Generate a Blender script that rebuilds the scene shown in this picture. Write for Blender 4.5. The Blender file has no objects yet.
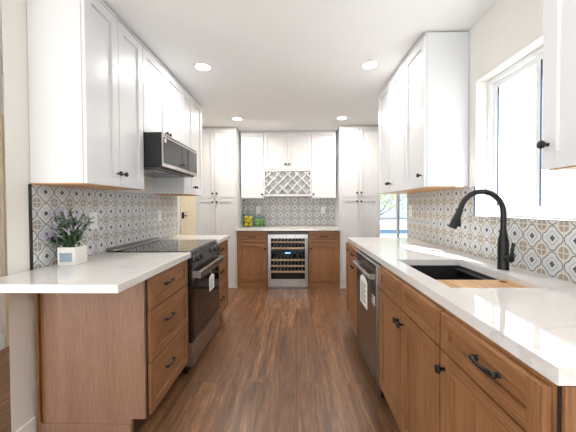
import bpy, bmesh, math, random
from mathutils import Vector, Matrix
random.seed(7)
sc = bpy.context.scene
# ------------------------------------------------------------------ camera, world, exposure
H = 1.249
cam_d = bpy.data.cameras.new('camera'); cam = bpy.data.objects.new('camera', cam_d)
sc.collection.objects.link(cam); sc.camera = cam
cam_d.sensor_width = 36; cam_d.lens = 293.72 / 576 * 36
cam_d.shift_x = 0.0; cam_d.shift_y = -4.74 / 576
yaw, pitch, roll = 0.0269, -0.0183, -0.0052
_f = Vector((-math.sin(yaw) * math.cos(pitch), math.cos(yaw) * math.cos(pitch), math.sin(pitch)))
_r0 = Vector((math.cos(yaw), math.sin(yaw), 0)); _u0 = _r0.cross(_f)
_r = _r0 * math.cos(roll) + _u0 * math.sin(roll); _u = _u0 * math.cos(roll) - _r0 * math.sin(roll)
M = Matrix((_r, _u, -_f)).transposed().to_4x4(); M.translation = Vector((0, 0, H))
cam.matrix_world = M
cam_d.clip_start = 0.02

world = bpy.data.worlds.new('world'); sc.world = world; world.use_nodes = True
bg = world.node_tree.nodes['Background']
bg.inputs[0].default_value = (0.88, 0.95, 1.0, 1); bg.inputs[1].default_value = 1.2
sc.view_settings.view_transform = 'Standard'; sc.view_settings.look = 'None'
sc.view_settings.exposure = 0.6; sc.view_settings.gamma = 1; sc.view_settings.use_curve_mapping = False
LAMP_NEAR, LAMP_FAR = 4, 11
sun_d = bpy.data.lights.new('sun', 'SUN'); sun_d.energy = 13; sun_d.angle = .01; sun_d.color = (1, .98, .95)
sun = bpy.data.objects.new('sun', sun_d); sc.collection.objects.link(sun)
sun.rotation_euler = Vector((-.30, .66, -.72)).to_track_quat('-Z', 'Y').to_euler()

# ------------------------------------------------------------------ materials
def srgb(r, g, b):
    f = lambda c: (c / 255 / 12.92) if c / 255 <= .04045 else ((c / 255 + .055) / 1.055) ** 2.4
    return (f(r), f(g), f(b), 1)

class NT:
    def __init__(s, name):
        s.m = bpy.data.materials.new(name); s.m.use_nodes = True
        s.t = s.m.node_tree; s.b = s.t.nodes['Principled BSDF']
    def n(s, ty, **kw):
        x = s.t.nodes.new(ty)
        for k, v in kw.items(): setattr(x, k, v)
        return x
    def l(s, a, b): s.t.links.new(a, b)
    def math(s, op, a, b=None, c=None):
        x = s.n('ShaderNodeMath', operation=op)
        for i, v in enumerate((a, b, c)):
            if v is None: continue
            if isinstance(v, (int, float)): x.inputs[i].default_value = v
            else: s.l(v, x.inputs[i])
        return x.outputs[0]
    def mix(s, fac, a, b):
        x = s.n('ShaderNodeMix', data_type='RGBA')
        for i, v in ((0, fac), (6, a), (7, b)):
            if isinstance(v, (int, float, tuple)): x.inputs[i].default_value = v
            else: s.l(v, x.inputs[i])
        return x.outputs[2]
    def coord(s, scale=(1, 1, 1), rot=(0, 0, 0), loc=(0, 0, 0)):
        tc = s.n('ShaderNodeTexCoord'); mp = s.n('ShaderNodeMapping')
        mp.inputs['Scale'].default_value = scale; mp.inputs['Rotation'].default_value = rot; mp.inputs['Location'].default_value = loc
        s.l(tc.outputs['Object'], mp.inputs[0]); return mp.outputs[0]
    def noise(s, vec, scale, detail=4, rough=.5, dist=0):
        x = s.n('ShaderNodeTexNoise'); s.l(vec, x.inputs['Vector'])
        x.inputs['Scale'].default_value = scale; x.inputs['Detail'].default_value = detail
        x.inputs['Roughness'].default_value = rough; x.inputs['Distortion'].default_value = dist
        return x.outputs['Fac']
    def ramp(s, fac, stops):
        x = s.n('ShaderNodeValToRGB'); s.l(fac, x.inputs[0]); e = x.color_ramp.elements
        while len(e) < len(stops): e.new(.5)
        for i, (p, c) in enumerate(stops): e[i].position = p; e[i].color = c
        return x.outputs[0]
    def bump(s, h, strength, dist=.002):
        x = s.n('ShaderNodeBump'); x.inputs['Strength'].default_value = strength; x.inputs['Distance'].default_value = dist
        s.l(h, x.inputs['Height']); s.l(x.outputs[0], s.b.inputs['Normal'])

def plain(name, col, rough=.5, metal=0, spec=None, noise=0.0, emit=None):
    k = NT(name); k.b.inputs['Roughness'].default_value = rough; k.b.inputs['Metallic'].default_value = metal
    if spec is not None: k.b.inputs['Specular IOR Level'].default_value = spec
    if noise:
        f = k.noise(k.coord(), 6, 5)
        k.l(k.mix(f, tuple(c * (1 - noise) for c in col[:3]) + (1,), tuple(min(1, c * (1 + noise)) for c in col[:3]) + (1,)), k.b.inputs['Base Color'])
    else: k.b.inputs['Base Color'].default_value = col
    if emit:
        k.b.inputs['Emission Color'].default_value = emit[0]; k.b.inputs['Emission Strength'].default_value = emit[1]
    return k.m

def wood(name, dark, mid, light, axis, fine=1.0):
    k = NT(name)
    st = {'z': (1, 1, .045), 'x': (.045, 1, 1), 'y': (1, .045, 1)}[axis]
    v = k.coord(scale=st)
    f1 = k.noise(v, 130 * fine, 6, .62, .2)
    f2 = k.noise(v, 14, 3, .5, .5)
    f = k.math('ADD', k.math('MULTIPLY', f1, .65), k.math('MULTIPLY', f2, .35))
    c = k.ramp(f, [(.34, dark), (.5, mid), (.66, light)])
    k.l(c, k.b.inputs['Base Color']); k.b.inputs['Roughness'].default_value = .42
    k.bump(f1, .12, .001)
    return k.m

def steel(name, col, axis='z', rough=.28):
    k = NT(name); k.b.inputs['Metallic'].default_value = 1
    st = {'z': (1, 1, .02), 'x': (.02, 1, 1), 'y': (1, .02, 1)}[axis]
    f = k.noise(k.coord(scale=st), 300, 2)
    k.l(k.mix(f, tuple(c * .94 for c in col[:3]) + (1,), col), k.b.inputs['Base Color'])
    k.l(k.math('ADD', k.math('MULTIPLY', f, .05), rough - .025), k.b.inputs['Roughness'])
    return k.m

def glass_mat(name, tint=(1, 1, 1, 1), refl=.12):
    k = NT(name); out = k.t.nodes['Material Output']
    tr = k.n('ShaderNodeBsdfTransparent'); tr.inputs[0].default_value = tint
    gl = k.n('ShaderNodeBsdfGlossy'); gl.inputs['Roughness'].default_value = .02
    fr = k.n('ShaderNodeFresnel'); fr.inputs[0].default_value = 1.45
    mx = k.n('ShaderNodeMixShader')
    ge = k.n('ShaderNodeNewGeometry'); k.l(k.math('MULTIPLY', k.math('MULTIPLY', fr.outputs[0], refl * 8), k.math('SUBTRACT', 1, ge.outputs['Backfacing'])), mx.inputs[0]); k.l(tr.outputs[0], mx.inputs[1]); k.l(gl.outputs[0], mx.inputs[2])
    k.l(mx.outputs[0], out.inputs[0]); return k.m

def tile_mat(name, axis, period, off, zoff, pz=None, tans=((148, 138, 127), (174, 164, 152)), crm=(216, 212, 205)):
    """encaustic tiles: a pale quatrefoil with a small dark flower, tan quarter-rosettes at the tile corners"""
    k = NT(name); pz = pz or period
    sep = k.n('ShaderNodeSeparateXYZ'); k.l(k.coord(), sep.inputs[0])
    def fold(c, o, p):
        q = k.math('SUBTRACT', k.math('FRACT', k.math('ADD', k.math('DIVIDE', k.math('SUBTRACT', c, o), p), 100.5)), .5)
        return k.math('ABSOLUTE', q)
    a = fold(sep.outputs[axis], off, period); b = fold(sep.outputs[2], zoff, pz)
    x = k.math('MAXIMUM', a, b); y = k.math('MINIMUM', a, b)
    def circ(cx, cy, r):     # signed distance
        dx = k.math('SUBTRACT', x, cx); dy = k.math('SUBTRACT', y, cy)
        return k.math('SUBTRACT', k.math('SQRT', k.math('ADD', k.math('MULTIPLY', dx, dx), k.math('MULTIPLY', dy, dy))), r)
    d1 = k.math('MINIMUM', circ(.255, 0, .215), circ(0, 0, .33))
    d1 = k.math('MINIMUM', d1, circ(.19, .19, .11))
    d2 = k.math('MINIMUM', circ(.14, 0, .115), circ(.09, .09, .08))
    d3 = circ(.066, 0, .05)
    d4 = circ(.5, .5, .215)
    lt = lambda d, w: k.math('LESS_THAN', d, w)
    def band(d, w): return k.math('LESS_THAN', k.math('ABSOLUTE', d), w)
    white = srgb(214, 217, 219); tan = srgb(176, 158, 138); dark = srgb(66, 62, 64); grey = srgb(150, 155, 160); cream = srgb(*crm)
    n = k.noise(k.coord(), 40, 3)
    tann = k.mix(n, srgb(*tans[0]), srgb(*tans[1]))
    bg_ = k.mix(lt(d4, 0), cream, tann)                     # rosette area
    bg_ = k.mix(band(d4, .012), bg_, srgb(168, 156, 142))
    joint = k.math('GREATER_THAN', x, .478)
    bg_ = k.mix(joint, bg_, cream)
    c = k.mix(lt(d1, 0), bg_, white)
    c = k.mix(band(d1, .017), c, dark)
    c = k.mix(band(d2, .012), c, grey)
    c = k.mix(lt(d3, 0), c, srgb(48, 46, 52))
    gr = k.math('GREATER_THAN', x, .492)
    c = k.mix(k.math('MULTIPLY', gr, .5), c, srgb(200, 196, 190))
    k.l(c, k.b.inputs['Base Color']); k.b.inputs['Roughness'].default_value = .38
    return k.m

def quartz():
    k = NT('white_quartz'); v = k.coord()
    n = k.noise(v, 1.7, 6, .6, 1.6)
    vein = k.math('SUBTRACT', 1, k.math('MULTIPLY', k.math('ABSOLUTE', k.math('SUBTRACT', n, .5)), 38))
    vein = k.math('MAXIMUM', vein, 0)
    m = k.noise(v, 3.1, 2); vein = k.math('MULTIPLY', vein, k.math('MAXIMUM', k.math('MULTIPLY', k.math('SUBTRACT', m, .42), 3), 0))
    base = k.mix(k.noise(v, 5, 5), srgb(226, 224, 222), srgb(234, 232, 231))
    k.l(k.mix(k.math('MINIMUM', k.math('MULTIPLY', vein, .5), .3), base, srgb(176, 170, 166)), k.b.inputs['Base Color'])
    k.b.inputs['Roughness'].default_value = .055; k.b.inputs['Specular IOR Level'].default_value = .6
    return k.m

def floor_mat():
    k = NT('oak_plank_floor')
    v = k.coord(rot=(0, 0, math.pi / 2))
    br = k.n('ShaderNodeTexBrick', offset=.37, offset_frequency=2)
    k.l(v, br.inputs['Vector'])
    br.inputs['Color1'].default_value = (0, 0, 0, 1); br.inputs['Color2'].default_value = (1, 1, 1, 1); br.inputs['Mortar'].default_value = (.5, .5, .5, 1)
    br.inputs['Scale'].default_value = 1; br.inputs['Brick Width'].default_value = 1.5; br.inputs['Row Height'].default_value = .178
    br.inputs['Mortar Size'].default_value = .0024; br.inputs['Mortar Smooth'].default_value = .2
    pl = k.n('ShaderNodeSeparateColor'); k.l(br.outputs['Color'], pl.inputs[0]); pid = pl.outputs[0]
    # shift the grain per plank
    tc = k.n('ShaderNodeTexCoord'); cb = k.n('ShaderNodeCombineXYZ')
    k.l(k.math('MULTIPLY', pid, 37), cb.inputs[1]); k.l(k.math('MULTIPLY', pid, 11), cb.inputs[2])
    ad = k.n('ShaderNodeVectorMath', operation='ADD'); k.l(tc.outputs['Object'], ad.inputs[0]); k.l(cb.outputs[0], ad.inputs[1])
    mp = k.n('ShaderNodeMapping'); mp.inputs['Scale'].default_value = (1, .09, 1); k.l(ad.outputs[0], mp.inputs[0])
    g1 = k.noise(mp.outputs[0], 85, 8, .7, .4); g2 = k.noise(mp.outputs[0], 11, 6, .62, 1.6)
    f = k.math('ADD', k.math('MULTIPLY', g1, .45), k.math('MULTIPLY', g2, .55))
    c = k.ramp(f, [(.36, srgb(64, 40, 26)), (.46, srgb(112, 77, 52)), (.54, srgb(136, 98, 69)), (.64, srgb(170, 130, 96))])
    c = k.mix(k.math('MULTIPLY', k.math('SUBTRACT', 1, pid), .5), c, srgb(104, 76, 56))
    mf = k.math('MULTIPLY', br.outputs['Fac'], .6)
    bl = k.noise(mp.outputs[0], 5, 5, .6, 2.2)
    c = k.mix(k.math('MINIMUM', k.math('MAXIMUM', k.math('MULTIPLY', k.math('SUBTRACT', .44, bl), 7), 0), .55), c, srgb(74, 48, 32))
    c = k.mix(mf, c, srgb(60, 42, 30))
    k.l(c, k.b.inputs['Base Color']); k.b.inputs['Roughness'].default_value = .36
    k.bump(g1, .15, .001)
    return k.m

WHITE = plain('white_lacquer', srgb(220, 222, 225), .32)
WALLP = plain('wall_paint', srgb(234, 231, 226), .75, noise=.01)
CEILP = plain('ceiling_paint', srgb(246, 247, 247), .85, noise=.01)
TRIM = plain('white_trim_paint', srgb(240, 240, 240), .4)
BEIGE = plain('beige_paint', srgb(214, 196, 172), .7, noise=.02)
CREAM = plain('cream_door_paint', srgb(232, 222, 200), .5)
_od, _om, _ol = srgb(112, 74, 43), srgb(146, 102, 66), srgb(168, 124, 85)
OAKV = wood('oak_upright_grain', _od, _om, _ol, 'z')
OAKH = wood('oak_level_grain', _od, _om, _ol, 'x')
PANEL = wood('oak_veneer_rosy_light', srgb(134, 100, 80), srgb(152, 116, 95), srgb(168, 132, 110), 'z', 1.6)  # oak with the rosy light on the left end panel put into its colour
NATURAL = wood('natural_birch', srgb(190, 140, 84), srgb(208, 158, 102), srgb(222, 178, 124), 'y')
BOARDW = wood('acacia_board', srgb(150, 100, 58), srgb(196, 150, 100), srgb(226, 190, 146), 'y')
SHELFW = wood('beech_shelf', srgb(214, 176, 130), srgb(232, 196, 152), srgb(240, 212, 172), 'x')
DARKV = plain('painted_shade', srgb(40, 30, 24), .8)  # painted shade for narrow gaps and the finger hole
QUARTZ = quartz(); FLOOR = floor_mat()
BLACKM = plain('matte_black_metal', srgb(17, 18, 20), .36, 0, .4)
BLACKP = plain('black_enamel', srgb(24, 24, 26), .25)
BGLASS = plain('black_glass', srgb(14, 14, 16), .04, 0, .6)
SINKM = plain('black_composite', srgb(34, 35, 38), .42)
MSTEEL = steel('mid_stainless', (.42, .41, .4, 1), 'x'); STEELX = steel('brushed_steel_level', (.62, .6, .58, 1), 'x'); STEELZ = steel('brushed_steel', (.50, .50, .50, 1), 'z')
DSTEEL = steel('dark_stainless', (.30, .30, .31, 1), 'x', .25)
GLASS = glass_mat('clear_glass', (.92, .95, .96, 1)); DOORG = glass_mat('tinted_door_glass', (.76, .79, .81, 1)); JARG = glass_mat('jar_glass', (.86, .92, .91, 1), .16); COOLG = glass_mat('smoked_glass', (.88, .9, .92, 1), .10)
TILE_L = tile_mat('patterned_tile_side', 1, .1165, 1.618, .973, .1205, ((146, 141, 135), (170, 165, 158)), (212, 211, 208))  # tans greyed to carry the bluish light on this wall
TILE_R = tile_mat('patterned_tile_window_side', 1, .1165, 1.504, .973, .1205)
TILE_F = tile_mat('patterned_tile_end', 0, .1232, -.139, .976, .1225, ((160, 156, 152), (182, 178, 174)), (190, 187, 183))
PAPER = plain('white_paper', srgb(238, 238, 236), .7); INK = plain('grey_print', srgb(110, 110, 115), .8)
PLASTIC = plain('white_plastic', srgb(238, 238, 236), .35)
GASKET = plain('blue_grey_gasket', srgb(34, 62, 92), .6)
TRIMK = plain('black_tile_trim', srgb(28, 28, 30), .4)
LEMON = plain('lemon_skin', srgb(246, 208, 24), .4, noise=.06); LIME = plain('lime_skin', srgb(126, 172, 44), .4, noise=.15)
LEAF = plain('dark_leaf', srgb(40, 66, 38), .6, noise=.25); LEAF2 = plain('grey_green_leaf', srgb(96, 128, 92), .6, noise=.2)
LAV = plain('lavender_bloom', srgb(178, 170, 196), .7, noise=.1); SOIL = plain('potting_moss', srgb(60, 58, 40), .9, noise=.3)
WHITEWASH = plain('whitewashed_wood', srgb(236, 234, 230), .6, noise=.03); WIRE = plain('blue_grey_mesh', srgb(150, 172, 190), .5, noise=.2)

# ------------------------------------------------------------------ mesh helpers
class MB:
    def __init__(s): s.v = []; s.f = []; s.mi = []; s.sm = []
    def add(s, vs, fs, mi=0, smooth=False):
        o = len(s.v); s.v += [tuple(v) for v in vs]
        for f in fs: s.f.append([i + o for i in f]); s.mi.append(mi); s.sm.append(smooth)
        return s
    def box(s, x0, x1, y0, y1, z0, z1, mi=0):
        if x0 > x1: x0, x1 = x1, x0
        if y0 > y1: y0, y1 = y1, y0
        if z0 > z1: z0, z1 = z1, z0
        vs = [(x, y, z) for z in (z0, z1) for y in (y0, y1) for x in (x0, x1)]
        return s.add(vs, [(0, 2, 3, 1), (4, 5, 7, 6), (0, 1, 5, 4), (2, 6, 7, 3), (0, 4, 6, 2), (1, 3, 7, 5)], mi)
    def prism(s, poly, axis, a, b, mi=0):
        """poly in the two other axes (order x,y,z without axis), counter-clockwise; extruded a..b along axis"""
        def p(q, t):
            l = list(q); l.insert(axis, t); return tuple(l)
        n = len(poly); vs = [p(q, a) for q in poly] + [p(q, b) for q in poly]
        fs = [list(range(n))[::-1], list(range(n, 2 * n))] + [(i, (i + 1) % n, n + (i + 1) % n, n + i) for i in range(n)]
        return s.add(vs, fs, mi)
    def lathe(s, prof, c=(0, 0, 0), d=(0, 0, 1), seg=16, mi=0):
        """prof: (radius, height) list along direction d from c"""
        d = Vector(d).normalized(); q = d.to_track_quat('Z', 'Y').to_matrix(); c = Vector(c)
        vs = []; fs = []
        for r, h in prof:
            for i in range(seg):
                a = 2 * math.pi * i / seg; vs.append(c + q @ Vector((r * math.cos(a), r * math.sin(a), h)))
        for j in range(len(prof) - 1):
            for i in range(seg):
                i2 = (i + 1) % seg; fs.append((j * seg + i, j * seg + i2, (j + 1) * seg + i2, (j + 1) * seg + i))
        fs.append(tuple(range(seg))[::-1]); fs.append(tuple((len(prof) - 1) * seg + i for i in range(seg)))
        return s.add(vs, fs, mi, True)
    def cyl(s, c, d, r, h, seg=20, mi=0): return s.lathe([(r, 0), (r, h)], c, d, seg, mi)
    def tube(s, pts, rad, seg=10, mi=0):
        pts = [Vector(p) for p in pts]; n = len(pts)
        if not isinstance(rad, (list, tuple)): rad = [rad] * n
        vs = []; fs = []; up = None
        for i, p in enumerate(pts):
            t = (pts[min(i + 1, n - 1)] - pts[max(i - 1, 0)]).normalized()
            if up is None: up = t.orthogonal().normalized()
            up = (up - t * up.dot(t)).normalized(); w = t.cross(up)
            for k in range(seg):
                a = 2 * math.pi * k / seg; vs.append(p + (up * math.cos(a) + w * math.sin(a)) * rad[i])
        for j in range(n - 1):
            for k in range(seg):
                k2 = (k + 1) % seg; fs.append((j * seg + k, j * seg + k2, (j + 1) * seg + k2, (j + 1) * seg + k))
        fs.append(tuple(range(seg))[::-1]); fs.append(tuple((n - 1) * seg + i for i in range(seg)))
        return s.add(vs, fs, mi, True)
    def ball(s, c, r, mi=0, seg=12, rings=8, sx=1, sy=1, sz=1, tip=0, rot=None):
        vs = []; fs = []; c = Vector(c)
        for j in range(1, rings):
            t = math.pi * j / rings
            for i in range(seg):
                a = 2 * math.pi * i / seg
                v = Vector((r * sx * math.sin(t) * math.cos(a), r * sy * math.sin(t) * math.sin(a), r * sz * math.cos(t)))
                if rot: v = rot @ v
                vs.append(c + v)
        T = Vector((0, 0, r * sz * (1 + tip))); B = -T
        if rot: T = rot @ T; B = rot @ B
        vs += [c + T, c + B]; nt, nb = len(vs) - 2, len(vs) - 1
        for j in range(rings - 2):
            for i in range(seg):
                i2 = (i + 1) % seg; fs.append((j * seg + i, (j + 1) * seg + i, (j + 1) * seg + i2, j * seg + i2))
        for i in range(seg):
            i2 = (i + 1) % seg; fs.append((nt, i, i2)); fs.append((nb, (rings - 2) * seg + i2, (rings - 2) * seg + i))
        return s.add(vs, fs, mi, True)
    def build(s, name, mats, parent=None, bevel=0, loc=None):
        if not isinstance(mats, (list, tuple)): mats = [mats]
        me = bpy.data.meshes.new(name); me.from_pydata(s.v, [], s.f); me.update()
        for m in mats: me.materials.append(m)
        for p, mi, sm in zip(me.polygons, s.mi, s.sm): p.material_index = mi; p.use_smooth = sm
        bm = bmesh.new(); bm.from_mesh(me); bmesh.ops.recalc_face_normals(bm, faces=bm.faces); 
        for e in bm.edges:
            if len(e.link_faces) == 2 and e.calc_face_angle() > .7: e.smooth = False
        bm.to_mesh(me); bm.free()
        o = bpy.data.objects.new(name, me); sc.collection.objects.link(o)
        if parent: o.parent = parent
        if loc: o.location = loc
        if bevel:
            b = o.modifiers.new('bevel', 'BEVEL'); b.width = bevel; b.segments = 2; b.limit_method = 'ANGLE'; b.angle_limit = .7
        return o

def tag(o, label=None, cat=None, group=None, kind=None):
    if label: o['label'] = label
    if cat: o['category'] = cat
    if group: o['group'] = group
    if kind: o['kind'] = kind
    return o
def thing(name, label, cat, loc=(0, 0, 0), rz=0, group=None):
    o = bpy.data.objects.new(name, None); sc.collection.objects.link(o); o.empty_display_size = .1
    o.location = loc; o.rotation_euler = (0, 0, rz); return tag(o, label, cat, group)
def struct(mb, name, m, parent=None, bevel=0):
    o = mb.build(name, m, parent, bevel)
    if not parent: o['kind'] = 'structure'
    return o
def copy_tree(o, parent=None):
    c = o.copy(); sc.collection.objects.link(c)
    if parent: c.parent = parent
    for ch in list(o.children): copy_tree(ch, c)
    return c
L90, R90 = math.pi / 2, -math.pi / 2

# ------------------------------------------------------------------ key dimensions (metres; x right, y away, z up)
XLW, XRW = -1.417, 1.193
YB = 5.0; ZC = 2.445
CT = .914; CB = .876

# ------------------------------------------------------------------ setting
struct(MB().box(-2.6, XRW + .149, -2.3, 6.2, -.05, 0).box(XRW + .149, 4.2, 3.02, 5.1, -.05, 0), 'floor', FLOOR)
struct(MB().box(-2.8, XRW + .15, -4.1, 6.4, ZC, ZC + .12).box(XRW + .15, 4.4, 3.0, 5.2, ZC, ZC + .12), 'ceiling', CEILP)
# left wall: its near end is cut back at an angle, like the end of a partition
struct(MB().prism([(XLW, 1.40), (XLW, 3.47), (-1.53, 3.47), (-1.53, 1.535)], 2, 0, ZC), 'wall_left', WALLP)
struct(MB().prism([(XLW, 1.385), (XLW + .014, 1.385), (XLW + .014, 1.526), (XLW, 1.526)], 2, 0, .12), 'baseboard_left', TRIM)
# right wall with the window over the sink; ends at the opening to the dining side
WY0, WY1, WZ0, WZ1 = 1.10, 1.985, 1.177, 2.062; YE = 3.165; XRo = XRW + .15
w = MB().box(XRW, XRo, WY1, YE, 0, ZC).box(XRW, XRo, -4.1, WY0, 0, ZC)
w.box(XRW, XRo, WY0, WY1, 0, WZ0).box(XRW, XRo, WY0, WY1, WZ1, ZC)
struct(w, 'wall_right', WALLP)
struct(MB().box(-1.52, 1.273, YB, YB + .1, 0, ZC), 'wall_far', WALLP)
struct(MB().box(-1.53, 1.27, YB - .31, YB - .001, 2.4355, ZC), 'trim_1', TRIM)
# side room on the left and the hallway behind the pantry
struct(MB().box(-2.75, -2.6, -4.1, -3.2, 0, ZC).box(-2.75, -2.6, -3.2, .6, 2.15, ZC).box(-2.75, -2.6, .6, 2.535, 0, ZC).box(-2.75, -2.6, 3.5, 6.2, 0, ZC).box(-2.75, -2.6, 2.535, 3.5, 2.06, ZC), 'wall_side_room', WALLP)  # the unseen opening beside the camera is added as side fill light
struct(MB().box(-2.6, -2.586, .6, 2.52, 0, .13), 'baseboard_side_room', TRIM)
t = struct(MB().box(-2.6, -2.585, 2.53, 2.60, 0, 2.06).box(-2.6, -2.585, 3.44, 3.51, 0, 2.06).box(-2.6, -2.585, 2.60, 3.44, 2.0, 2.06), 'trim_2', BEIGE)
d1 = MB().box(-2.68, -2.64, 2.54, 3.495, .01, 2.05).build('door_1', CREAM); d1['kind'] = 'structure'
struct(MB().box(-2.6, -.5, 6.0, 6.1, 0, ZC), 'wall_hallway', BEIGE)
dr = bpy.data.objects.new('door_2', None); sc.collection.objects.link(dr); dr['kind'] = 'structure'; dr.location = (-2.42, 5.99, 0)
dm = MB().box(.06, .86, -.04, 0, .01, 2.03)
for z0, z1 in ((.25, .95), (1.12, 1.85)):
    dm.box(.16, .76, -.046, -.0405, z0, z0 + .02).box(.16, .76, -.046, -.0405, z1 - .02, z1).box(.16, .18, -.046, -.0405, z0, z1).box(.74, .76, -.046, -.0405, z0, z1)
dm.build('door_panel', CREAM, dr)
MB().box(-.03, .05, -.05, 0, 0, 2.1).box(.87, .95, -.05, 0, 0, 2.1).box(.05, .87, -.05, 0, 2.04, 2.1).build('door_frame', TRIM, dr)
lv = MB().box(.09, .135, -.052, -.0465, 1.0, 1.13).cyl((.112, -.052, 1.06), (0, -1, 0), .011, .045)
lv.tube([(.112, -.092, 1.06), (.16, -.096, 1.06), (.215, -.092, 1.058)], .009)
lv.build('door_handle', BLACKM, dr)

# dining side seen through the opening right of the pantry
SX0, SX1, SZ0, SZ1 = 1.275, 3.3, .0, 2.08
struct(MB().box(SX1, 4.2, YB, YB + .1, 0, ZC).box(SX0, SX1, YB, YB + .1, SZ1, ZC), 'wall_dining', WALLP)
struct(MB().box(4.2, 4.35, 3.02, 5.1, 0, ZC).box(XRo + .001, 4.2, 3.02, 3.15, 0, ZC), 'wall_dining_side', WALLP)
VINYL = plain('white_vinyl', srgb(240, 242, 244), .35); BLUEV = plain('grey_blue_vinyl', srgb(176, 196, 212), .4)
def patio_door():
    r = bpy.data.objects.new('door_3', None); sc.collection.objects.link(r); r['kind'] = 'structure'; r.location = (SX0, YB + .05, 0)
    W = SX1 - SX0
    MB().box(0.001, .05, -.045, .045, .02, SZ1 - .001).box(W - .05, W - .001, -.045, .045, .02, SZ1 - .001).box(.05, W - .05, -.045, .045, SZ1 - .05, SZ1 - .001).box(.001, W - .001, -.045, .045, .001, .045).build('door_frame', VINYL, r)
    for x0, x1, y in ((.05, .478, .012), (.442, W - .05, -.022)):
        f = MB().box(x0, x0 + .036, y - .014, y + .014, .05, SZ1 - .051).box(x1 - .036, x1, y - .014, y + .014, .05, SZ1 - .051)
        f.box(x0 + .036, x1 - .036, y - .014, y + .014, .05, .13).box(x0 + .036, x1 - .036, y - .014, y + .014, SZ1 - .11, SZ1 - .051)
        s = f.build('door_sash', VINYL, r)
        MB().box(x0 + .037, x1 - .037, y - .003, y + .003, .131, SZ1 - .111).build('pane', DOORG, s)
patio_door()

# window over the sink: vinyl slider set back in the wall
def slider_window():
    r = bpy.data.objects.new('window_1', None); sc.collection.objects.link(r); r['kind'] = 'structure'; r.location = (XRW + .075, WY0, WZ0)
    W, Hh = WY1 - WY0, WZ1 - WZ0
    MB().box(0, .06, .001, .03, .001, Hh - .001).box(0, .06, W - .03, W - .001, .001, Hh - .001).box(0, .06, .03, W - .03, .001, .03).box(0, .06, .03, W - .03, Hh - .03, Hh - .001).build('window_frame', VINYL, r)
    for y0, y1, x in ((.48, W - .031, .032), (.031, .50, .012)):
        t_ = .030
        f = MB().box(x - .009, x + .009, y0, y0 + t_, .031, Hh - .031).box(x - .009, x + .009, y1 - t_, y1, .031, Hh - .031)
        f.box(x - .009, x + .009, y0 + t_, y1 - t_, .031, .031 + t_).box(x - .009, x + .009, y0 + t_, y1 - t_, Hh - .031 - t_, Hh - .031)
        s = f.build('window_sash', VINYL, r)
        MB().box(x - .002, x + .002, y0 + t_, y1 - t_, .031 + t_, Hh - .031 - t_).build('pane', GLASS, s)
        MB().box(x - .0085, x - .0025, y1 - t_ - .006, y1 - t_ - .0005, .033 + t_, Hh - .033 - t_).build('gasket', GASKET, s)
slider_window()

# room behind the camera: unseen wall, openings to the yard widened for fill light
struct(MB().box(-2.6, -2.5, -4.1, -4.0, 0, ZC).box(-.75, -.65, -4.1, -4.0, 0, ZC).box(XRW - .1, XRW, -4.1, -4.0, 0, ZC).box(-2.5, -.75, -4.1, -4.0, 2.2, ZC).box(-.65, XRW - .1, -4.1, -4.0, 2.2, ZC), 'wall_back', WALLP)
# yard
CONC = plain('pale_concrete', srgb(226, 224, 220), .8, noise=.04); BLOCK = plain('pale_block_wall', srgb(176, 174, 172), .85, noise=.04)
struct(MB().box(-20, 26, -22, 26, -.22, -.12), 'ground', CONC)

# ------------------------------------------------------------------ backsplashes
ts = MB().prism([(1.53, CT), (3.465, CT), (3.465, 1.3715), (1.53, 1.3715)], 0, XLW + .0005, XLW + .009)
b1 = tag(thing('tile_backsplash', None, None), 'patterned tile backsplash behind the potted lavender and the range', 'backsplash')
ts.build('tile_field', TILE_L, b1); MB().box(XLW + .0005, XLW + .0115, 1.520, 1.5295, CT + .0005, 1.3715).build('edge_trim', TRIMK, b1)
b2 = thing('tile_backsplash', 'patterned tile backsplash behind the black faucet and under the sink window', 'backsplash')
MB().prism([(.62, CT), (YE - .001, CT), (YE - .001, 1.3715), (WY1 + .002, 1.3715), (WY1 + .002, WZ0 - .003), (.62, WZ0 - .003)], 0, XRW - .009, XRW - .0005).build('tile_field', TILE_R, b2)
MB().box(XRW - .0105, XRW - .0005, WY1 - .004, WY1 + .0015, WZ0 + .001, 1.3715).build('edge_trim', GASKET, b2)
MB().box(XRW - .0105, XRW - .0005, .62, WY1, WZ0 - .0025, WZ0).build('edge_trim', plain('grey_tile_trim', srgb(110, 108, 108), .4), b2)
b3 = thing('tile_backsplash', 'patterned tile backsplash on the end wall above the wine cooler', 'backsplash')
MB().box(-.888, .655, YB - .009, YB - .0005, CT + .0005, 1.405).build('tile_field', TILE_F, b3)

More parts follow.
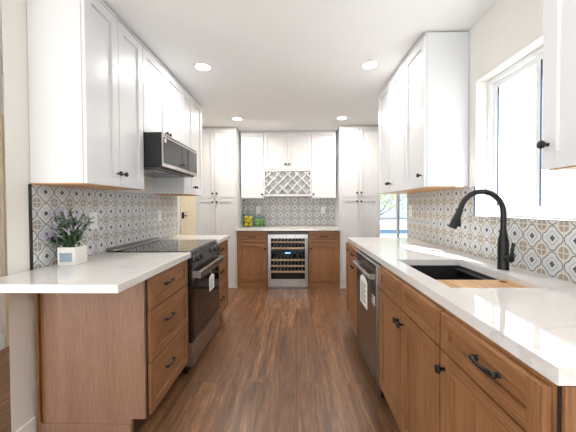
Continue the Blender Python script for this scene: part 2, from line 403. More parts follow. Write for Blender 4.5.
# ------------------------------------------------------------------ worktops
def counter(name, label, mb, bev=.002): return tag(mb.build(name, QUARTZ, None, bev), label, 'worktop')
counter('worktop', 'white quartz worktop under the potted lavender, left of the aisle and nearest the camera', MB().box(XLW + .001, -.766, 1.237, 2.119, CB, CT))
counter('worktop', 'short white quartz worktop on the far side of the range', MB().box(XLW + .001, -.766, 2.887, 3.406, CB, CT))
counter('worktop', 'white quartz worktop over the wine cooler at the end wall', MB().box(-.916, .657, 4.383, YB - .001, CB, CT))
SK = (.626, 1.008, 1.205, 1.833)     # sink cut-out x0,x1,y0,y1
def right_counter():
    x0, x1, y0, y1 = .536, XRW - .001, .609, 3.10
    a, b, c, d = SK; mb = MB(); vs = []
    for z in (CT, CB):
        vs += [(x0, y0, z), (x1, y0, z), (x1, y1, z), (x0, y1, z), (a, c, z), (b, c, z), (b, d, z), (a, d, z)]
    fs = []
    for k in range(4):
        k2 = (k + 1) % 4
        fs.append((k, k2, 4 + k2, 4 + k)); fs.append((8 + k, 12 + k, 12 + k2, 8 + k2))
        fs.append((k, 8 + k, 8 + k2, k2)); fs.append((4 + k, 4 + k2, 12 + k2, 12 + k))
    mb.add(vs, fs); counter('worktop', 'long white quartz worktop on the right with the black sink cut into it', mb)
right_counter()

# ------------------------------------------------------------------ cabinet kit (local: x along the front, -y out of the front, z up)
FT = .0195
def shaker(name, parent, x0, x1, z0, z1, mv, mh, fw=.057, grain='z', y0=-.0005):
    """frame of stiles and rails around a recessed flat panel, slots: 0 stiles, 1 rails, 2 panel"""
    yf = y0 - FT; yp = yf + .0125; g = .0024
    x0 += g; x1 -= g; z0 += g; z1 -= g
    mb = MB()
    mb.box(x0, x0 + fw, yf, y0, z0, z1, 0).box(x1 - fw, x1, yf, y0, z0, z1, 0)
    mb.box(x0 + fw, x1 - fw, yf, y0, z0, z0 + fw, 1).box(x0 + fw, x1 - fw, yf, y0, z1 - fw, z1, 1)
    mb.box(x0 + fw, x1 - fw, yp, y0, z0 + fw, z1 - fw, 2)
    return mb.build(name, [mv, mh, mv if grain == 'z' else mh], parent, .0009)
def knob(parent, x, z, y=-.0205):
    return MB().lathe([(.0065, 0), (.0055, .010), (.006, .014), (.0135, .019), (.0155, .025), (.013, .030), (.005, .0325)], (x, y, z), (0, -1, 0), 16).build('knob', BLACKM, parent)
def pull(parent, x, z, L=.108, y=-.0205):
    p = MB(); h = L / 2
    pts = [(-h, -.002, 0), (-h, -.010, 0), (-h + .004, -.017, 0), (-h + .018, -.020, 0), (-h * .5, -.023, 0), (0, -.024, 0), (h * .5, -.023, 0), (h - .018, -.020, 0), (h - .004, -.017, 0), (h, -.010, 0), (h, -.002, 0)]
    p.tube([(x + a, y + b, z + c) for a, b, c in pts], [.0085, .006, .0068, .0068, .0058, .0054, .0058, .0068, .0068, .006, .0085], 8)
    p.ball((x - h, y - .015, z), .009, 0, 10, 6); p.ball((x + h, y - .015, z), .009, 0, 10, 6)
    return p.build('handle', BLACKM, parent)
def base_cab(label, loc, rz, w, dep=.60, hollow=False, toe=.075, flush=False, group=None):
    t = thing('base_cabinet', label, 'cabinet', loc, rz, group)
    z0, z1 = (.0 if flush else .105), CB - .001
    mb = MB()
    if hollow: mb.box(0, .018, 0, dep, z0, z1).box(w - .018, w, 0, dep, z0, z1).box(.018, w - .018, dep - .01, dep, z0, z1).box(.018, w - .018, 0, dep - .01, z0, z0 + .018).box(.018, w - .018, 0, .018, z0 + .018, .14).box(.018, w - .018, 0, .018, .66, z1)
    else: mb.box(0, w, 0, dep, z0, z1)
    mb.build('body', OAKV, t)
    if not flush: MB().box(.001, w - .001, toe, toe + .015, 0, .1045).build('toe_kick', plain('dark_toe_board', srgb(78, 56, 42), .6) if 'dark_toe_board' not in bpy.data.materials else bpy.data.materials['dark_toe_board'], t)
    return t

# left run, front faces +x: local x = world +y
LX = -.810
lb = base_cab('oak three-drawer base cabinet left of the aisle, nearest the camera, carrying the potted lavender worktop', (LX, 1.548, 0), L90, .568)
for z0, z1 in ((.684, .866), (.401, .681), (.113, .398)):
    d = shaker('drawer', lb, .010, .566, z0, z1, OAKV, OAKH, .05, 'x'); pull(d, .235, (z0 + z1) / 2 + (.012 if z1 > .8 else .03), .10)
# end panel toward the camera with its toe notch, base strip and wall filler strips
e = MB().prism([(.001, 0), (-.060, 0), (-.600, 0)][:0] or [(0.0, .112), (0.0, CB - .002), (.545, CB - .002), (.545, 0), (.075, 0), (.075, .112)], 0, -.0185, -.0005)
e.build('end_panel', PANEL, lb)
MB().box(-.0245, -.019, .078, .57, .0, .085).build('base_strip', PANEL, lb)
MB().box(-.016, -.0005, .5455, .563, 0, CB - .002).box(-.028, -.016, .57, .585, 0, CB - .002).build('filler_strip', OAKV, lb)
MB().box(.0, .0085, -.004, -.0006, .112, CB - .003).build('painted_gap_shade', DARKV, lb)  # dark strip painted in for the shade between panel and drawers
lf = base_cab('oak three-drawer base cabinet on the far side of the range', (LX, 2.889, 0), L90, .498)
for z0, z1 in ((.684, .866), (.401, .681), (.113, .398)):
    d = shaker('drawer', lf, .003, .495, z0, z1, OAKV, OAKH, .05, 'x'); pull(d, .17, (z0 + z1) / 2 + .02, .11)

# right run, front faces -x: local x = world -y
RX = .540
r1 = base_cab('narrow oak base cabinet with one drawer over a door, beyond the dishwasher', (RX, 3.075, 0), R90, .608)
d = shaker('drawer', r1, .003, .605, .733, .866, OAKV, OAKH, .04, 'x'); pull(d, .39, .80, .09)
d = shaker('door', r1, .003, .605, .113, .730, OAKV, OAKH); pull(d, .39, .69, .09)
r2 = base_cab('oak double-door sink base cabinet with two false drawer fronts, beside the dishwasher', (RX, 1.864, 0), R90, .790, hollow=True)
for x0, x1 in ((.003, .394), (.396, .787)):
    shaker('false_front', r2, x0, x1, .733, .866, OAKV, OAKH, .04, 'x')
d = shaker('door', r2, .003, .394, .113, .730, OAKV, OAKH); knob(d, .366, .665)
d = shaker('door', r2, .396, .787, .113, .730, OAKV, OAKH); knob(d, .424, .665)
r3 = base_cab('oak base cabinet with one drawer over one door, nearest the camera on the right', (RX, 1.072, 0), R90, .448)
d = shaker('drawer', r3, .003, .445, .733, .866, OAKV, OAKH, .045, 'x'); pull(d, .268, .812, .09)
d = shaker('door', r3, .003, .445, .113, .730, OAKV, OAKH); knob(d, .035, .672)
MB().box(.4485, .454, .006, .60, .0, CB - .001).build('painted_gap_shade', DARKV, r3)  # dark strip stands for the shade before the end panel
MB().box(.4545, .4625, .010, .60, .0, CB - .001).build('end_panel', OAKV, r3)

# end wall base cabinets
f1 = base_cab('oak base cabinet left of the wine cooler, under the jars of fruit', (-.890, 4.427, 0), 0, .464, .57, flush=True)
d = shaker('drawer', f1, .003, .461, .700, .866, OAKV, OAKH, .04, 'x'); pull(d, .232, .783)
d = shaker('door', f1, .003, .461, .112, .697, OAKV, OAKH); knob(d, .425, .605)
f2 = base_cab('oak base cabinet right of the wine cooler', (.182, 4.427, 0), 0, .474, .57, flush=True)
d = shaker('drawer', f2, .003, .471, .700, .866, OAKV, OAKH, .04, 'x'); pull(d, .232, .783)
d = shaker('door', f2, .003, .471, .112, .697, OAKV, OAKH); knob(d, .040, .605)
for q, w_ in ((f1, .464), (f2, .474)): MB().box(.0, w_, -.012, -.0005, 0, .109).build('plinth', OAKH, q)

# ------------------------------------------------------------------ upper cabinets
UZ0, UZ1 = 1.372, 2.434
def upper(label, loc, rz, w, dep, z0, z1, doors, group=None, under=True):
    t = thing('wall_cabinet', label, 'cabinet', loc, rz, group)
    MB().box(0, w, 0, dep, z0 + .006, z1).build('body', WHITE, t, .001)
    if under: MB().box(.004, w - .004, .004, dep - .004, z0, z0 + .0055).build('underside', NATURAL, t)
    else: MB().box(.004, w - .004, .004, dep - .004, z0, z0 + .0055).build('underside', WHITE, t)
    for x0, x1, kx, kz in doors:
        d = shaker('door', t, x0, x1, z0 + .001, z1 - .016, WHITE, WHITE)
        if kx is not None: knob(d, kx, kz)
    MB().box(0, w, -.021, -.0005, z1 - .014, z1 - .0005).build('top_rail', WHITE, t)
    return t
UD = .292; UX = -1.127
upper('white two-door wall cabinet above the potted lavender, nearest the camera on the left', (UX, 1.531, 0), L90, .592, UD - .004, UZ0, UZ1, ((.001, .296, .268, 1.455), (.297, .591, .326, 1.455)))
upper('short white two-door wall cabinet directly above the microwave', (UX, 2.125, 0), L90, .757, UD - .004, 1.796, UZ1, ((.001, .378, .350, 1.868), (.379, .756, .407, 1.868)), under=False)
upper('white two-door wall cabinet on the far side of the microwave', (UX, 2.884, 0), L90, .588, UD - .004, UZ0, UZ1, ((.001, .293, .265, 1.455), (.294, .587, .322, 1.455)))
RU = .909
upper('white two-door wall cabinet on the right, farthest from the sink window', (RU, 3.19, 0), R90, .752, XRW - RU - .004, UZ0, UZ1, ((.001, .375, .347, 1.455), (.376, .751, .404, 1.455)))
upper('white single-door wall cabinet on the far side of the sink window', (RU, 2.436, 0), R90, .374, XRW - RU - .004, UZ0, UZ1, ((.001, .373, .325, 1.46),))
upper('white wall cabinet at the right edge, nearer than the sink window', (RU, 1.092, 0), R90, .80, XRW - RU - .004, UZ0, UZ1, ((.001, .400, .030, 1.46), (.401, .799, .768, 1.46)))
upper('white single-door wall cabinet above the jars of fruit on the end wall', (-.876, 4.693, 0), 0, .368, .30, UZ0, UZ1, ((.001, .367, .338, 1.432),), under=False)
upper('white single-door wall cabinet right of the lattice wine rack on the end wall', (.249, 4.693, 0), 0, .392, .30, UZ0, UZ1, ((.001, .391, .030, 1.432),), under=False)
MB_ = None
uc = upper('white two-door wall cabinet above the lattice wine rack', (-.507, 4.693, 0), 0, .755, .30, 1.83, UZ1, ((.001, .377, .350, 1.91), (.378, .754, .405, 1.91)), under=False)
# lattice rack
wr = thing('wine_rack', 'white lattice wine rack hung under the middle wall cabinet', 'wine rack', (-.507, 4.693, 0))
W_, z0, z1 = .755, 1.405, 1.829
MB().box(0, .018, -.019, .30, z0, z1).box(W_ - .018, W_, -.019, .30, z0, z1).box(.018, W_ - .018, -.019, .30, z0, z0 + .03).box(.018, W_ - .018, -.019, .30, z1 - .03, z1).box(.018, W_ - .018, .075, .09, z0 + .03, z1 - .03).build('rack_box', WHITE, wr)
def lattice(y0, y1, flip):
    mb = MB(); a, b = .019, W_ - .019; c, d_ = z0 + .031, z1 - .031; step = (b - a) / 4.75; hw = .0105; Hh = d_ - c
    for k in range(-3, 6):
        xs = a + (k + .25) * step
        xa, xb = max(xs, a), min(xs + Hh, b)
        if xb - xa < .03: continue
        za, zb_ = c + (xa - xs), c + (xb - xs)
        h2 = hw * 1.414
        P = [(xa, za), (xb, zb_)]
        e_ = .005
        P = [(xa + e_, za + e_), (xb - e_, zb_ - e_)]
        n_ = hw * .707
        q = [(P[0][0] + n_, P[0][1] - n_), (P[1][0] + n_, P[1][1] - n_), (P[1][0] - n_, P[1][1] + n_), (P[0][0] - n_, P[0][1] + n_)]
        if flip: q = [(a + b - x, z) for x, z in q][::-1]
        mb.prism(q, 1, y0, y1)
    return mb
lattice(-.014, .06, False).build('lattice', WHITE, wr); lattice(-.017, .057, True).build('lattice', WHITE, wr)

# pantries
def pantry(label, x0, x1, mid, sidepanel=None):
    t = thing('pantry_cabinet', label, 'cabinet', (x0, 4.447, 0)); w = x1 - x0
    MB().box(0, w, 0, .55, 0, 2.434).build('body', WHITE, t)
    m = mid - x0
    for a, b, kx in ((.002, m, m - .032), (m, w - .002, m + .032)):
        d = shaker('door', t, a, b, 1.378, 2.418, WHITE, WHITE); knob(d, kx, 1.442)
        d = shaker('door', t, a, b, .115, 1.372, WHITE, WHITE); knob(d, kx, 1.312)
    MB().box(0, w, -.012, -.0005, 0, .11).build('plinth', WHITE, t); MB().box(0, w, -.021, -.0005, 2.42, 2.4335).build('top_rail', WHITE, t)
    return t
pl_ = pantry('tall white four-door pantry cabinet left of the jars of fruit', -1.524, -.918, -1.228)
pr_ = pantry('tall white four-door pantry cabinet on the right of the end wall', .682, 1.262, .944)
MB().box(.6065, .626, -.02, .55, 0, CB - .001).box(.6065, .626, -.02, .55, CT + .001, 2.434).build('side_panel', WHITE, pl_)
MB().box(-.022, -.001, -.02, .55, 0, 2.434).build('side_panel', WHITE, pr_)
# ------------------------------------------------------------------ range
rg = thing('range', 'black and stainless electric range between two oak drawer cabinets', 'oven range', (-.80, 2.122, 0), L90)
RW = .762
MB().box(0, RW, .03, .60, .03, .904).build('body', BLACKP, rg, .002)
ck = MB().box(.0, RW, -.012, .598, .9045, .921).build('cooktop', BGLASS, rg, .002)
RING = plain('burner_mark', srgb(58, 58, 62), .1)
for bx, by, br_ in ((.2, .16, .105), (.56, .16, .085), (.2, .43, .08), (.56, .43, .105)):
    q = MB(); vs = []; n = 40
    for rr in (br_, br_ - .003):
        for zz in (.9212, .9216):
            vs += [(bx + rr * math.cos(2 * math.pi * i / n), by + rr * math.sin(2 * math.pi * i / n), zz) for i in range(n)]
    fs = []
    for i in range(n):
        j = (i + 1) % n; fs += [(n + i, n + j, 3 * n + j, 3 * n + i), (i, j, n + j, n + i), (2 * n + j, 2 * n + i, 3 * n + i, 3 * n + j), (j, i, 2 * n + i, 2 * n + j)]
    q.add(vs, fs); q.build('burner_ring', RING, ck)
MB().prism([(.545, .9215), (.598, .9215), (.598, .944), (.575, .944), (.548, .928)], 0, .002, RW - .002).build('rear_vent', DSTEEL, rg)
MB().box(0, RW, -.0165, -.0125, .905, .9235).build('front_trim', STEELX, rg)
# slanted control panel
cp = MB().prism([(-.045, .800), (.029, .800), (.029, .9035), (-.012, .9035)], 0, .001, RW - .001).build('control_panel', BLACKP, rg, .001)
nrm = Vector((0, -.1035, .033)).normalized(); nrm = Vector((0, -.953, .304))
for x in (.09, .19, .575, .675):
    k = MB().lathe([(.026, 0), (.026, .006), (.021, .009), (.0195, .030), (.0175, .034)], (x, -.030, .848), nrm, 20).build('control_knob', BLACKM, cp)
    MB().lathe([(.0275, 0), (.0275, .004)], (x, -.0295, .848), nrm, 20).build('knob_ring', STEELX, k)
MB().prism([(-.0365, .825), (-.0355, .825), (-.0215, .870), (-.0225, .870)], 0, .29, .48).build('display', BGLASS, cp)
od = thing('oven_door', None, None); del_ = od; od.parent = rg
# (door as a mesh part with glass, handle and steel bands)
bpy.data.objects.remove(od)
od = MB().box(.004, RW - .004, -.035, .0295, .240, .795).build('oven_door', BLACKP, rg, .002)
MB().box(.03, RW - .03, -.039, -.0355, .26, .650).build('door_glass', BGLASS, od)
MB().box(.004, RW - .004, -.0385, -.0355, .70, .795).build('door_band', DSTEEL, od)
hd = MB().box(.012, .05, -.0745, -.036, .722, .766).box(RW - .05, RW - .012, -.0745, -.036, .722, .766)
hd.prism([(-.1, .718), (-.0750, .718), (-.0750, .770), (-.1, .770)], 0, .008, RW - .008)
hd.build('handle', MSTEEL, od, .003)
MB().box(.004, RW - .004, -.035, .0295, .066, .235).build('storage_drawer', MSTEEL, rg, .003)
MB().box(.0, .0035, -.036, .0, .066, .24).build('side_trim', STEELZ, rg)
MB().box(.02, RW - .02, .02, .029, .0, .064).build('toe_kick', BLACKP, rg)
def paper_tag(label, loc, rz, w, h, mat_lines=8, tilt=.0):
    t = thing('paper_tag', label, 'tag', loc, rz)
    MB().prism([(-w / 2, 0), (w / 2, 0), (w / 2, h * .86), (w * .22, h), (-w * .22, h), (-w / 2, h * .86)], 1, -.001, 0).build('card', PAPER, t)
    q = MB()
    for i in range(mat_lines):
        z = h * (.1 + .7 * i / mat_lines); q.box(-w * .38, w * (.38 if i % 3 else .2), -.0014, -.0011, z, z + h * .025)
    q.build('print', INK, t)
    MB().tube([(0, -.0005, h * .97), (-.004, .004, h + .02), (0, .012, h + .045)], .0012, 6).build('string', PAPER, t)
    return t
paper_tag('white paper tag hanging from the oven door handle', (-.690, 2.37, .570), L90 + .0, .14, .125)

# ------------------------------------------------------------------ dishwasher (local x = world -y)
dw = thing('dishwasher', 'dark stainless dishwasher between the narrow cabinet and the sink cabinet', 'dishwasher', (.540, 2.466, 0), R90)
MB().box(.004, .596, .0, .56, .02, CB - .004).build('body', BLACKP, dw)
dd = MB().box(.004, .596, -.034, -.001, .10, .810).build('door', DSTEEL, dw, .003)
MB().box(.004, .596, -.034, -.001, .814, .868).build('control_panel', DSTEEL, dw, .003)
h_ = MB().cyl((.03, -.066, .785), (1, 0, 0), .011, .54, 16)
h_.box(.035, .07, -.066, -.0345, .772, .798).box(.53, .565, -.066, -.0345, .772, .798)
h_.build('handle', MSTEEL, dd)
MB().box(.5965, .6025, -.030, -.001, .02, .868).build('side_trim', STEELZ, dw)
MB().box(.01, .59, .03, .045, .0, .0195).build('toe_kick', BLACKP, dw)
MB().box(.5, .57, -.0352, -.0345, .60, .66).build('energy_sticker', PAPER, dd)
dt = paper_tag('large white paper sheet hanging on the dishwasher handle', (.4555, 1.99, .575), R90, .20, .20, 12)

# ------------------------------------------------------------------ microwave
mw = thing('microwave', 'black and stainless over-the-range microwave', 'microwave', (-1.003, 2.127, 1.535), L90)
MB().box(0, .755, .0, .41, 0.012, .258).build('body', BLACKP, mw, .002)
MB().prism([(.012, .0), (.40, .0), (.40, .0115), (.0, .0115)], 0, .0, .755).build('bottom_plate', BLACKP, mw)
md = MB().box(0, .755, -.026, -.0005, .012, .258).build('door', BLACKP, mw, .002)
MB().box(0.001, .754, -.0302, -.0262, .012, .040).box(0.001, .754, -.0302, -.0262, .224, .258).box(.001, .024, -.0302, -.0262, .040, .224).box(.736, .754, -.0302, -.0262, .040, .224).build('door_frame', STEELX, md)
MB().box(.022, .50, -.0335, -.0305, .036, .228).build('window', BGLASS, md)
MB().box(.512, .738, -.0335, -.0305, .036, .228).build('control_panel', BGLASS, md)
MB().box(.03, .06, -.0342, -.0337, .19, .222).build('energy_sticker', PAPER, md)
v_ = MB()
for i in range(18): v_.box(.04 + i * .038, .065 + i * .038, -.0325, -.0305, .241, .250)
v_.build('vent_slots', BLACKP, md)
MB().box(.08, .36, .06, .34, -.004, -.0005).build('grease_filter', DSTEEL, mw)
MB().box(.39, .67, .06, .34, -.004, -.0005).build('grease_filter', DSTEEL, mw)

# ------------------------------------------------------------------ wine cooler
wc = thing('wine_cooler', 'stainless under-counter wine cooler with five wooden shelves', 'wine cooler', (-.4225, 4.40, 0))
CW = .60
MB().box(0, .03, .0, .55, .03, .862).box(CW - .03, CW, 0, .55, .03, .862).box(.03, CW - .03, .52, .55, .03, .862).box(.03, CW - .03, 0, .52, .83, .862).box(.03, CW - .03, 0, .52, .03, .11).build('body', BLACKP, wc)
dr_ = MB().box(.002, .045, -.045, -.002, .045, .825).box(CW - .045, CW - .002, -.045, -.002, .045, .825).box(.045, CW - .045, -.045, -.002, .765, .825).box(.045, CW - .045, -.045, -.002, .045, .155).build('door_frame', STEELZ, wc, .002)
MB().box(.046, CW - .046, -.036, -.028, .156, .764).build('glass', COOLG, dr_)
MB().cyl((CW - .022, -.078, .16), (0, 0, 1), .009, .6, 14).box(CW - .028, CW - .016, -.078, -.0455, .2, .215).box(CW - .028, CW - .016, -.078, -.0455, .70, .715).build('handle', STEELZ, dr_)
MB().box(.02, CW - .02, -.02, .0, .0, .04).build('kick_plate', DSTEEL, wc)
for z in (.695, .603, .425, .336, .248):
    s = MB().box(.05, CW - .05, -.022, .0, z, z + .026).build('shelf', SHELFW, wc)
    q = MB()
    for i in range(9): q.box(.065 + i * .056, .072 + i * .056, .0005, .48, z + .004, z + .011)
    q.build('shelf_wires', STEELZ, s)
MB().box(.20, .40, -.002, .02, .525, .56).build('display', plain('cooler_display', srgb(20, 30, 60), .2, emit=(srgb(120, 160, 255), .0)), wc)
led = MB()
for i, dx in enumerate((0, .013, .026, .05, .063)): led.box(.262 + dx, .270 + dx, -.003, -.0021, .534, .552)
led.build('display_digits', plain('blue_led', srgb(90, 140, 255), .4, emit=(srgb(110, 160, 255), 6)), wc)

# ------------------------------------------------------------------ sink, board, faucet
a, b, c, d_ = SK
sk = thing('sink', 'black undermount workstation sink under the window', 'sink', (0, 0, 0))
x0, x1, y0, y1 = a - .011, b + .011, c - .011, d_ + .009; zt = CB - .0015; zb = .665; th = .006
s_ = MB()
s_.box(x0, a + .003, y0, y1, zb, zt).box(b - .003, x1, y0, y1, zb, zt).box(a + .003, b - .003, y0, c + .003, zb, zt).box(a + .003, b - .003, d_ - .003, y1, zb, zt).box(a + .003, b - .003, c + .003, d_ - .003, zb, zb + th)
s_.build('basin', SINKM, sk, .002)
MB().box(a + .0035, a + .018, c + .004, d_ - .004, .853, .861).build('ledge', SINKM, sk, .001)
MB().box(b - .034, b - .0035, c + .004, d_ - .004, .853, .861).build('ledge', SINKM, sk, .001)
MB().lathe([(.045, 0), (.045, .004), (.03, .005)], ((a + b) / 2, 1.62, zb + th + .0003), (0, 0, 1), 20).build('drain', STEELX, sk)
cbm = MB().box(a + .006, b - .006, c + .006, 1.415, .8615, .8935)
cbt = tag(cbm.build('cutting_board', BOARDW, None, .003), 'acacia wood cutting board over the near end of the black sink', 'cutting board')

MB().lathe([(.016, 0), (.016, .0006)], (.955, 1.375, .8936), (0, 0, 1), 20).build('finger_hole', DARKV, cbt)  # dark disc laid on the board for the shade in the hole
fc = thing('faucet', 'tall matte black gooseneck faucet standing behind the sink', 'faucet', (1.076, 1.552, CT))
f = MB().lathe([(.027, 0), (.027, .004), (.0255, .008), (.0255, .13), (.024, .15), (.0165, .185), (.0145, .20), (.0145, .205)], (0, 0, .0005), (0, 0, 1), 24)
f.build('base', BLACKM, fc)
pts = [(0, 0, .2055)]; R_ = .112; zc_ = .292; 
pts.append((0, 0, zc_ - .03))
for i in range(0, 15):
    an = math.radians(i * 12); pts.append((-R_ + R_ * math.cos(an), -.004 * i / 14, zc_ + R_ * math.sin(an)))
MB().tube(pts, .0135, 14).build('gooseneck', BLACKM, fc)
e = Vector(pts[-1]); dirv = (Vector(pts[-1]) - Vector(pts[-2])).normalized()
dirv = (dirv + Vector((-.10, 0, 0))).normalized()
MB().lathe([(.0142, .0), (.016, .006), (.0165, .03), (.0195, .075), (.0205, .10), (.0195, .108), (.012, .109)], e + dirv * .0005, dirv, 20).build('spray_head', BLACKM, fc)
MB().box(-.245, -.222, -.012, .012, .222, .262).build('spray_button', BLACKM, fc, .003)
q = MB().lathe([(.019, 0), (.019, .028), (.0155, .034)], (0, -.0262, .062), (0, -1, 0), 18)
q.tube([(0, -.050, .062), (.004, -.052, .078), (.010, -.053, .115), (.014, -.053, .142)], [.009, .0085, .0075, .0085], 10)
q.build('lever', BLACKM, fc)

# ------------------------------------------------------------------ outlets
def outlet(label, loc, rz, w=.072, h=.115, slots=True):
    t = thing('wall_outlet', label, 'outlet', loc, rz)
    MB().box(-w / 2, w / 2, -.006, -.0005, -h / 2, h / 2).build('cover_plate', PLASTIC, t, .001)
    s = MB().box(-w * .24, w * .24, -.0078, -.0062, -h * .3, h * .3).build('socket_face', PLASTIC, t, .0005)
    k = MB()
    for zz in (-.2, .16):
        k.box(-.008, -.0055, -.0082, -.0079, h * zz - .004, h * zz + .005).box(.0055, .008, -.0082, -.0079, h * zz - .004, h * zz + .005)
    k.build('slots', INK, s)
outlet('white outlet plate on the tile behind the potted lavender', (XLW + .009, 2.0, 1.155), L90, .075)
outlet('white outlet plate on the left tile beyond the range', (XLW + .009, 2.99, 1.155), L90)
outlet('white outlet plate on the end wall tile behind the jars of fruit', (-.64, YB - .009, 1.178), 0)
outlet('white outlet plate on the end wall tile right of the wine cooler', (.458, YB - .009, 1.172), 0)
outlet('white outlet plate at the far end of the tile on the sink side', (XRW - .009, 3.06, 1.19), R90)

# ------------------------------------------------------------------ jars of fruit
def jar(label, x, y, w, h):
    t = thing('glass_jar', label, 'jar', (x, y, CT + .0005)); k = .004
    o = w / 2; m = MB()
    m.box(-o, o, -o, o, 0, k).box(-o, o, -o, -o + k, k, h).box(-o, o, o - k, o, k, h).box(-o, -o + k, -o + k, o - k, k, h).box(o - k, o, -o + k, o - k, k, h)
    m.build('jar_wall', JARG, t)
    MB().box(-o + .01, o - .01, -o + .01, o - .01, h + .0005, h + .008).build('lid', JARG, t); 
    MB().ball((0, 0, h + .022), .014).build('lid_knob', JARG, t)
jar('square glass jar full of yellow lemons on the end worktop', -.775, 4.79, .165, .205)
jar('square glass jar of green limes beside the lemon jar', -.590, 4.80, .165, .175)
def fruits(name, cx, cy, n, r, mat, grp, lab, cat):
    base = None; rnd = random.Random(3 if name == 'lemon' else 8)
    for i in range(n):
        lay, q = divmod(i, 4); an = math.radians(90 * q + (45 if lay % 2 == 0 else 0)); R0 = .0495 if lay % 2 == 0 else .0455
        p = Vector((cx + R0 * math.cos(an), cy + R0 * math.sin(an), CT + .0055 + r * 1.04 + lay * .0535))
        if base is None:
            base = MB().ball((0, 0, 0), r, sx=.97, sy=.97, sz=1.03, tip=.07 if name == 'lemon' else .02).build(name, mat); o = base
        else: o = base.copy(); sc.collection.objects.link(o)
        o.location = p; o.rotation_euler = (rnd.uniform(-.5, .5) + 1.3, rnd.uniform(-.3, .3), rnd.uniform(0, 6))
        tag(o, lab, cat, grp)
fruits('lemon', -.775, 4.79, 12, .0305, LEMON, 'lemons in the glass jar', 'yellow lemon heaped with others in the square glass jar', 'lemon')
fruits('lime', -.590, 4.80, 8, .031, LIME, 'limes in the glass jar', 'green lime heaped with others in the square glass jar', 'lime')

# ------------------------------------------------------------------ lavender in a white box
pt = thing('potted_lavender', 'lavender plant in a white wooden box on the left worktop', 'potted plant', (-1.320, 1.698, CT + .0005), .08)
bw, bd, bh = .049, .056, .102
pm = MB().box(-bw, bw, -bd, -bd + .008, 0, bh).box(-bw, bw, bd - .008, bd, 0, bh).box(-bw, -bw + .008, -bd + .008, bd - .008, 0, bh).box(bw - .008, bw, -bd + .008, bd - .008, 0, bh).box(-bw + .008, bw - .008, -bd + .008, bd - .008, 0, .006)
bx = pm.build('planter_box', WHITEWASH, pt, .001)
MB().box(-bw + .014, bw - .016, -bd - .002, -bd - .0003, .02, bh - .03).build('mesh_window', WIRE, bx)
fr_ = MB().box(-bw + .009, bw - .011, -bd - .004, -bd - .0003, .013, .0195).box(-bw + .009, bw - .011, -bd - .004, -bd - .0003, bh - .0295, bh - .022).box(-bw + .009, -bw + .0135, -bd - .004, -bd - .0003, .0195, bh - .0295).box(bw - .0155, bw - .011, -bd - .004, -bd - .0003, .0195, bh - .0295)
fr_.build('window_rim', WHITEWASH, bx)
for sx in (-1, 1):
    MB().tube([(sx * .038 + .02 * math.cos(math.radians(a_)) * 1.2 * .0, -.03 + .03 * math.cos(math.radians(a_)) + .03, bh - .004 + .034 * math.sin(math.radians(a_))) for a_ in range(0, 181, 20)], .0032, 8).build('rope_handle', WHITEWASH, bx)
MB().box(-bw + .009, bw - .009, -bd + .009, bd - .009, .0065, bh - .012).build('soil', SOIL, pt)
rnd = random.Random(5)
stems = MB(); leaves = MB(); bloom = MB()
for i in range(64):
    an = rnd.uniform(0, 2 * math.pi); tl = rnd.uniform(.0, 1.0) ** .7; L = rnd.uniform(.12, .31) * (1 - .25 * tl)
    bx_, by_ = rnd.uniform(-.035, .035), rnd.uniform(-.04, .04)
    dx, dy = math.cos(an) * tl * .45, math.sin(an) * tl * .45
    if i < 7: dx, dy, L = -.95 + .1 * i * .5, -.25 + rnd.uniform(-.1, .1), .15      # the sprays leaning left
    pts = []
    for j in range(6):
        s = j / 5; pts.append(Vector((bx_ + dx * L * s * (1 + .3 * s), by_ + dy * L * s * (1 + .3 * s), bh - .015 + L * s * (1 - .28 * tl * s) * (.55 if i < 7 else 1))))
    # keep off the wall behind
    rot_ = Matrix.Rotation(.08, 3, 'Z')
    ok = all((rot_ @ p).x - 1.320 > XLW + .03 for p in pts)
    if not ok:
        for p in pts:
            wpt = rot_ @ p
            if wpt.x - 1.320 < XLW + .03: wpt.x = XLW + .03 + 1.320; q = rot_.transposed() @ wpt; p.x, p.y = q.x, q.y
    stems.tube(pts, .0011, 4)
    for j in range(1, 6):
        for s in range(5):
            p = pts[j] * 1.0 if j < 5 else pts[4].lerp(pts[5], .4)
            aa = rnd.uniform(0, 6.28); l = rnd.uniform(.016, .034); up = rnd.uniform(.2, .9)
            dv = Vector((math.cos(aa), math.sin(aa), up)).normalized() * l; sd = Vector((-math.sin(aa), math.cos(aa), 0)) * .0042
            if (rot_ @ (p + dv)).x - 1.320 < XLW + .022: dv = -dv * .5 + Vector((0, 0, l))
            if p.z + dv.z < bh - .01: continue
            mid = p + dv * .5 + Vector((0, 0, .001)); leaves.add([p, mid + sd, p + dv, mid - sd], [(0, 1, 2, 3)], rnd.choice((0, 0, 1)))
    if i % 2 == 0 or i < 7:
        t0 = pts[-1]; dd_ = (pts[-1] - pts[-2]).normalized()
        for j in range(11):
            p = t0 + dd_ * (.0045 * j) + Vector((rnd.uniform(-.004, .004), rnd.uniform(-.004, .004), 0))
            if j == 0: bloom = MB()
            wq = rot_ @ p
            if wq.x - 1.320 < XLW + .019: wq.x = XLW + .019 + 1.320; p = rot_.transposed() @ wq
            bloom.ball(p, .0050 * (1 - j * .045), 0, 6, 4)
        bloom.build('flower_spike', LAV, pt)
stems.build('stems', LEAF2, pt); leaves.build('leaves', [LEAF, LEAF2], pt)

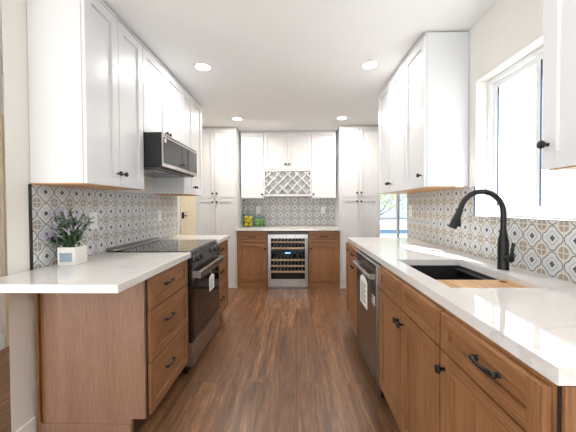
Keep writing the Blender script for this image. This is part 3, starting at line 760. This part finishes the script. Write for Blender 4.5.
# ------------------------------------------------------------------ ceiling downlights
EM = plain('lamp_lens', (1, 1, 1, 1), .5, emit=((1, .96, .9, 1), 14)); 
def downlight(label, x, y, power, col, group=None):
    t = thing('recessed_downlight', label, 'ceiling light', (x, y, ZC), 0, group)
    n = 32; vs = []
    for r, z in ((.085, -.0005), (.085, -.004), (.062, -.006), (.058, -.0005)):
        vs += [(r * math.cos(2 * math.pi * i / n), r * math.sin(2 * math.pi * i / n), z) for i in range(n)]
    fs = [((j * n + i), (j * n + (i + 1) % n), (((j + 1) % 4) * n + (i + 1) % n), (((j + 1) % 4) * n + i)) for j in range(4) for i in range(n)]
    MB().add(vs, fs, 0, False).build('trim_ring', TRIM, t)
    MB().lathe([(.057, 0), (.057, .002)], (0, 0, -.0035), (0, 0, 1), 32).build('lens', EM, t)
    ld = bpy.data.lights.new('lamp', 'AREA'); ld.shape = 'DISK'; ld.size = .11; ld.energy = power; ld.color = col
    lo = bpy.data.objects.new('lamp', ld); sc.collection.objects.link(lo); lo.parent = t; lo.location = (0, 0, -.0075)
NEUT = (1, .97, .93); WARM = (1, .9, .78)
downlight('round white ceiling downlight nearest the left wall cabinets, before the microwave', -.79, 2.52, LAMP_NEAR, NEUT)
downlight('round white ceiling downlight on the right, in front of the right wall cabinets', .635, 2.54, LAMP_NEAR, NEUT)
downlight('round ceiling downlight at the far left, before the left pantry', -.794, 4.02, LAMP_FAR, WARM)
downlight('round ceiling downlight at the far right, before the right pantry', .635, 4.05, LAMP_FAR, WARM)
downlight('round ceiling downlight in the side room behind the partition', -2.05, 4.6, 12, WARM)
downlight('added unseen ceiling downlight behind the kitchen entrance, left', -.79, -1.4, 5, NEUT)  # these four unseen lamps are added to brighten the kitchen
downlight('added unseen ceiling downlight behind the kitchen entrance, right', .635, -1.4, 5, NEUT)
downlight('added unseen ceiling downlight over the kitchen entrance, left', -.79, .6, 1.2, NEUT)
downlight('added unseen ceiling downlight over the kitchen entrance, right', .635, .6, 1.2, NEUT)

# ------------------------------------------------------------------ yard seen through the patio door
def wall_obj(): 
    bw_ = MB().box(-8, 25, 13.0, 13.2, -.12, .66)
    return bw_
gw = tag(wall_obj().build('garden_wall', BLOCK), 'low pale block wall at the far side of the yard', 'garden wall')
MB().box(-8, 25, 12.96, 13.24, .661, .70).build('coping', plain('grey_coping', srgb(96, 104, 112), .7), gw)
bn = thing('garden_bench', 'grey-blue low bench standing on the patio beyond the glass door', 'bench', (4.1, 11.6, -.12))
BB = plain('grey_blue_paint', srgb(58, 84, 108), .6)
MB().box(-1.3, 1.6, -.25, .25, .28, .40).build('seat', BB, bn)
for x in (-1.2, 1.4): MB().box(x - .06, x + .06, -.22, .22, 0, .2795).build('leg', BB, bn)
tr = thing('garden_tree', 'yellow-green leafy tree beyond the patio door', 'tree', (3.9, 14.6, -.12))
BARK = plain('grey_bark', srgb(120, 104, 96), .9, noise=.2); TL1 = plain('yellow_green_leaf', srgb(132, 146, 60), .6, noise=.2); TL2 = plain('pale_green_leaf', srgb(96, 126, 62), .6, noise=.2); TL3 = plain('ochre_leaf', srgb(170, 136, 62), .6, noise=.2)
tm = MB().tube([(0, 0, 0), (.05, 0, .7), (-.05, .05, 1.4), (.05, .1, 2.3)], [.09, .075, .06, .03], 8)
rnd = random.Random(11); tips = []
for i in range(14):
    z = rnd.uniform(.7, 2.1); an = rnd.uniform(0, 6.28); L = rnd.uniform(.7, 1.5)
    p0 = Vector((0, .03, z)); p1 = p0 + Vector((math.cos(an) * L * .5, math.sin(an) * L * .5, L * .28)); p2 = p0 + Vector((math.cos(an) * L, math.sin(an) * L, L * .75))
    tm.tube([p0, p1, p2], [.032, .02, .008], 6); tips += [p1, p2, p2, p1.lerp(p2, .5)]
tm.build('trunk', BARK, tr)
lm = MB()
for i in range(2600):
    c0 = rnd.choice(tips) + Vector((rnd.gauss(0, .32), rnd.gauss(0, .32), rnd.gauss(.15, .26)))
    if c0.z < 1.2: continue
    u_ = Vector((rnd.uniform(-1, 1), rnd.uniform(-1, 1), rnd.uniform(-1, 1))).normalized() * .055; v2 = u_.orthogonal().normalized() * .03
    lm.add([c0 - u_, c0 + v2, c0 + u_, c0 - v2], [(0, 1, 2, 3)], rnd.choice((0, 0, 1, 2)))
lm.build('leaves', [TL1, TL2, TL3], tr)

for o in sc.objects:      # things without a position of their own stand at the origin of their parts
    if o.type == 'MESH' and o.parent is None and 'label' in o: pass
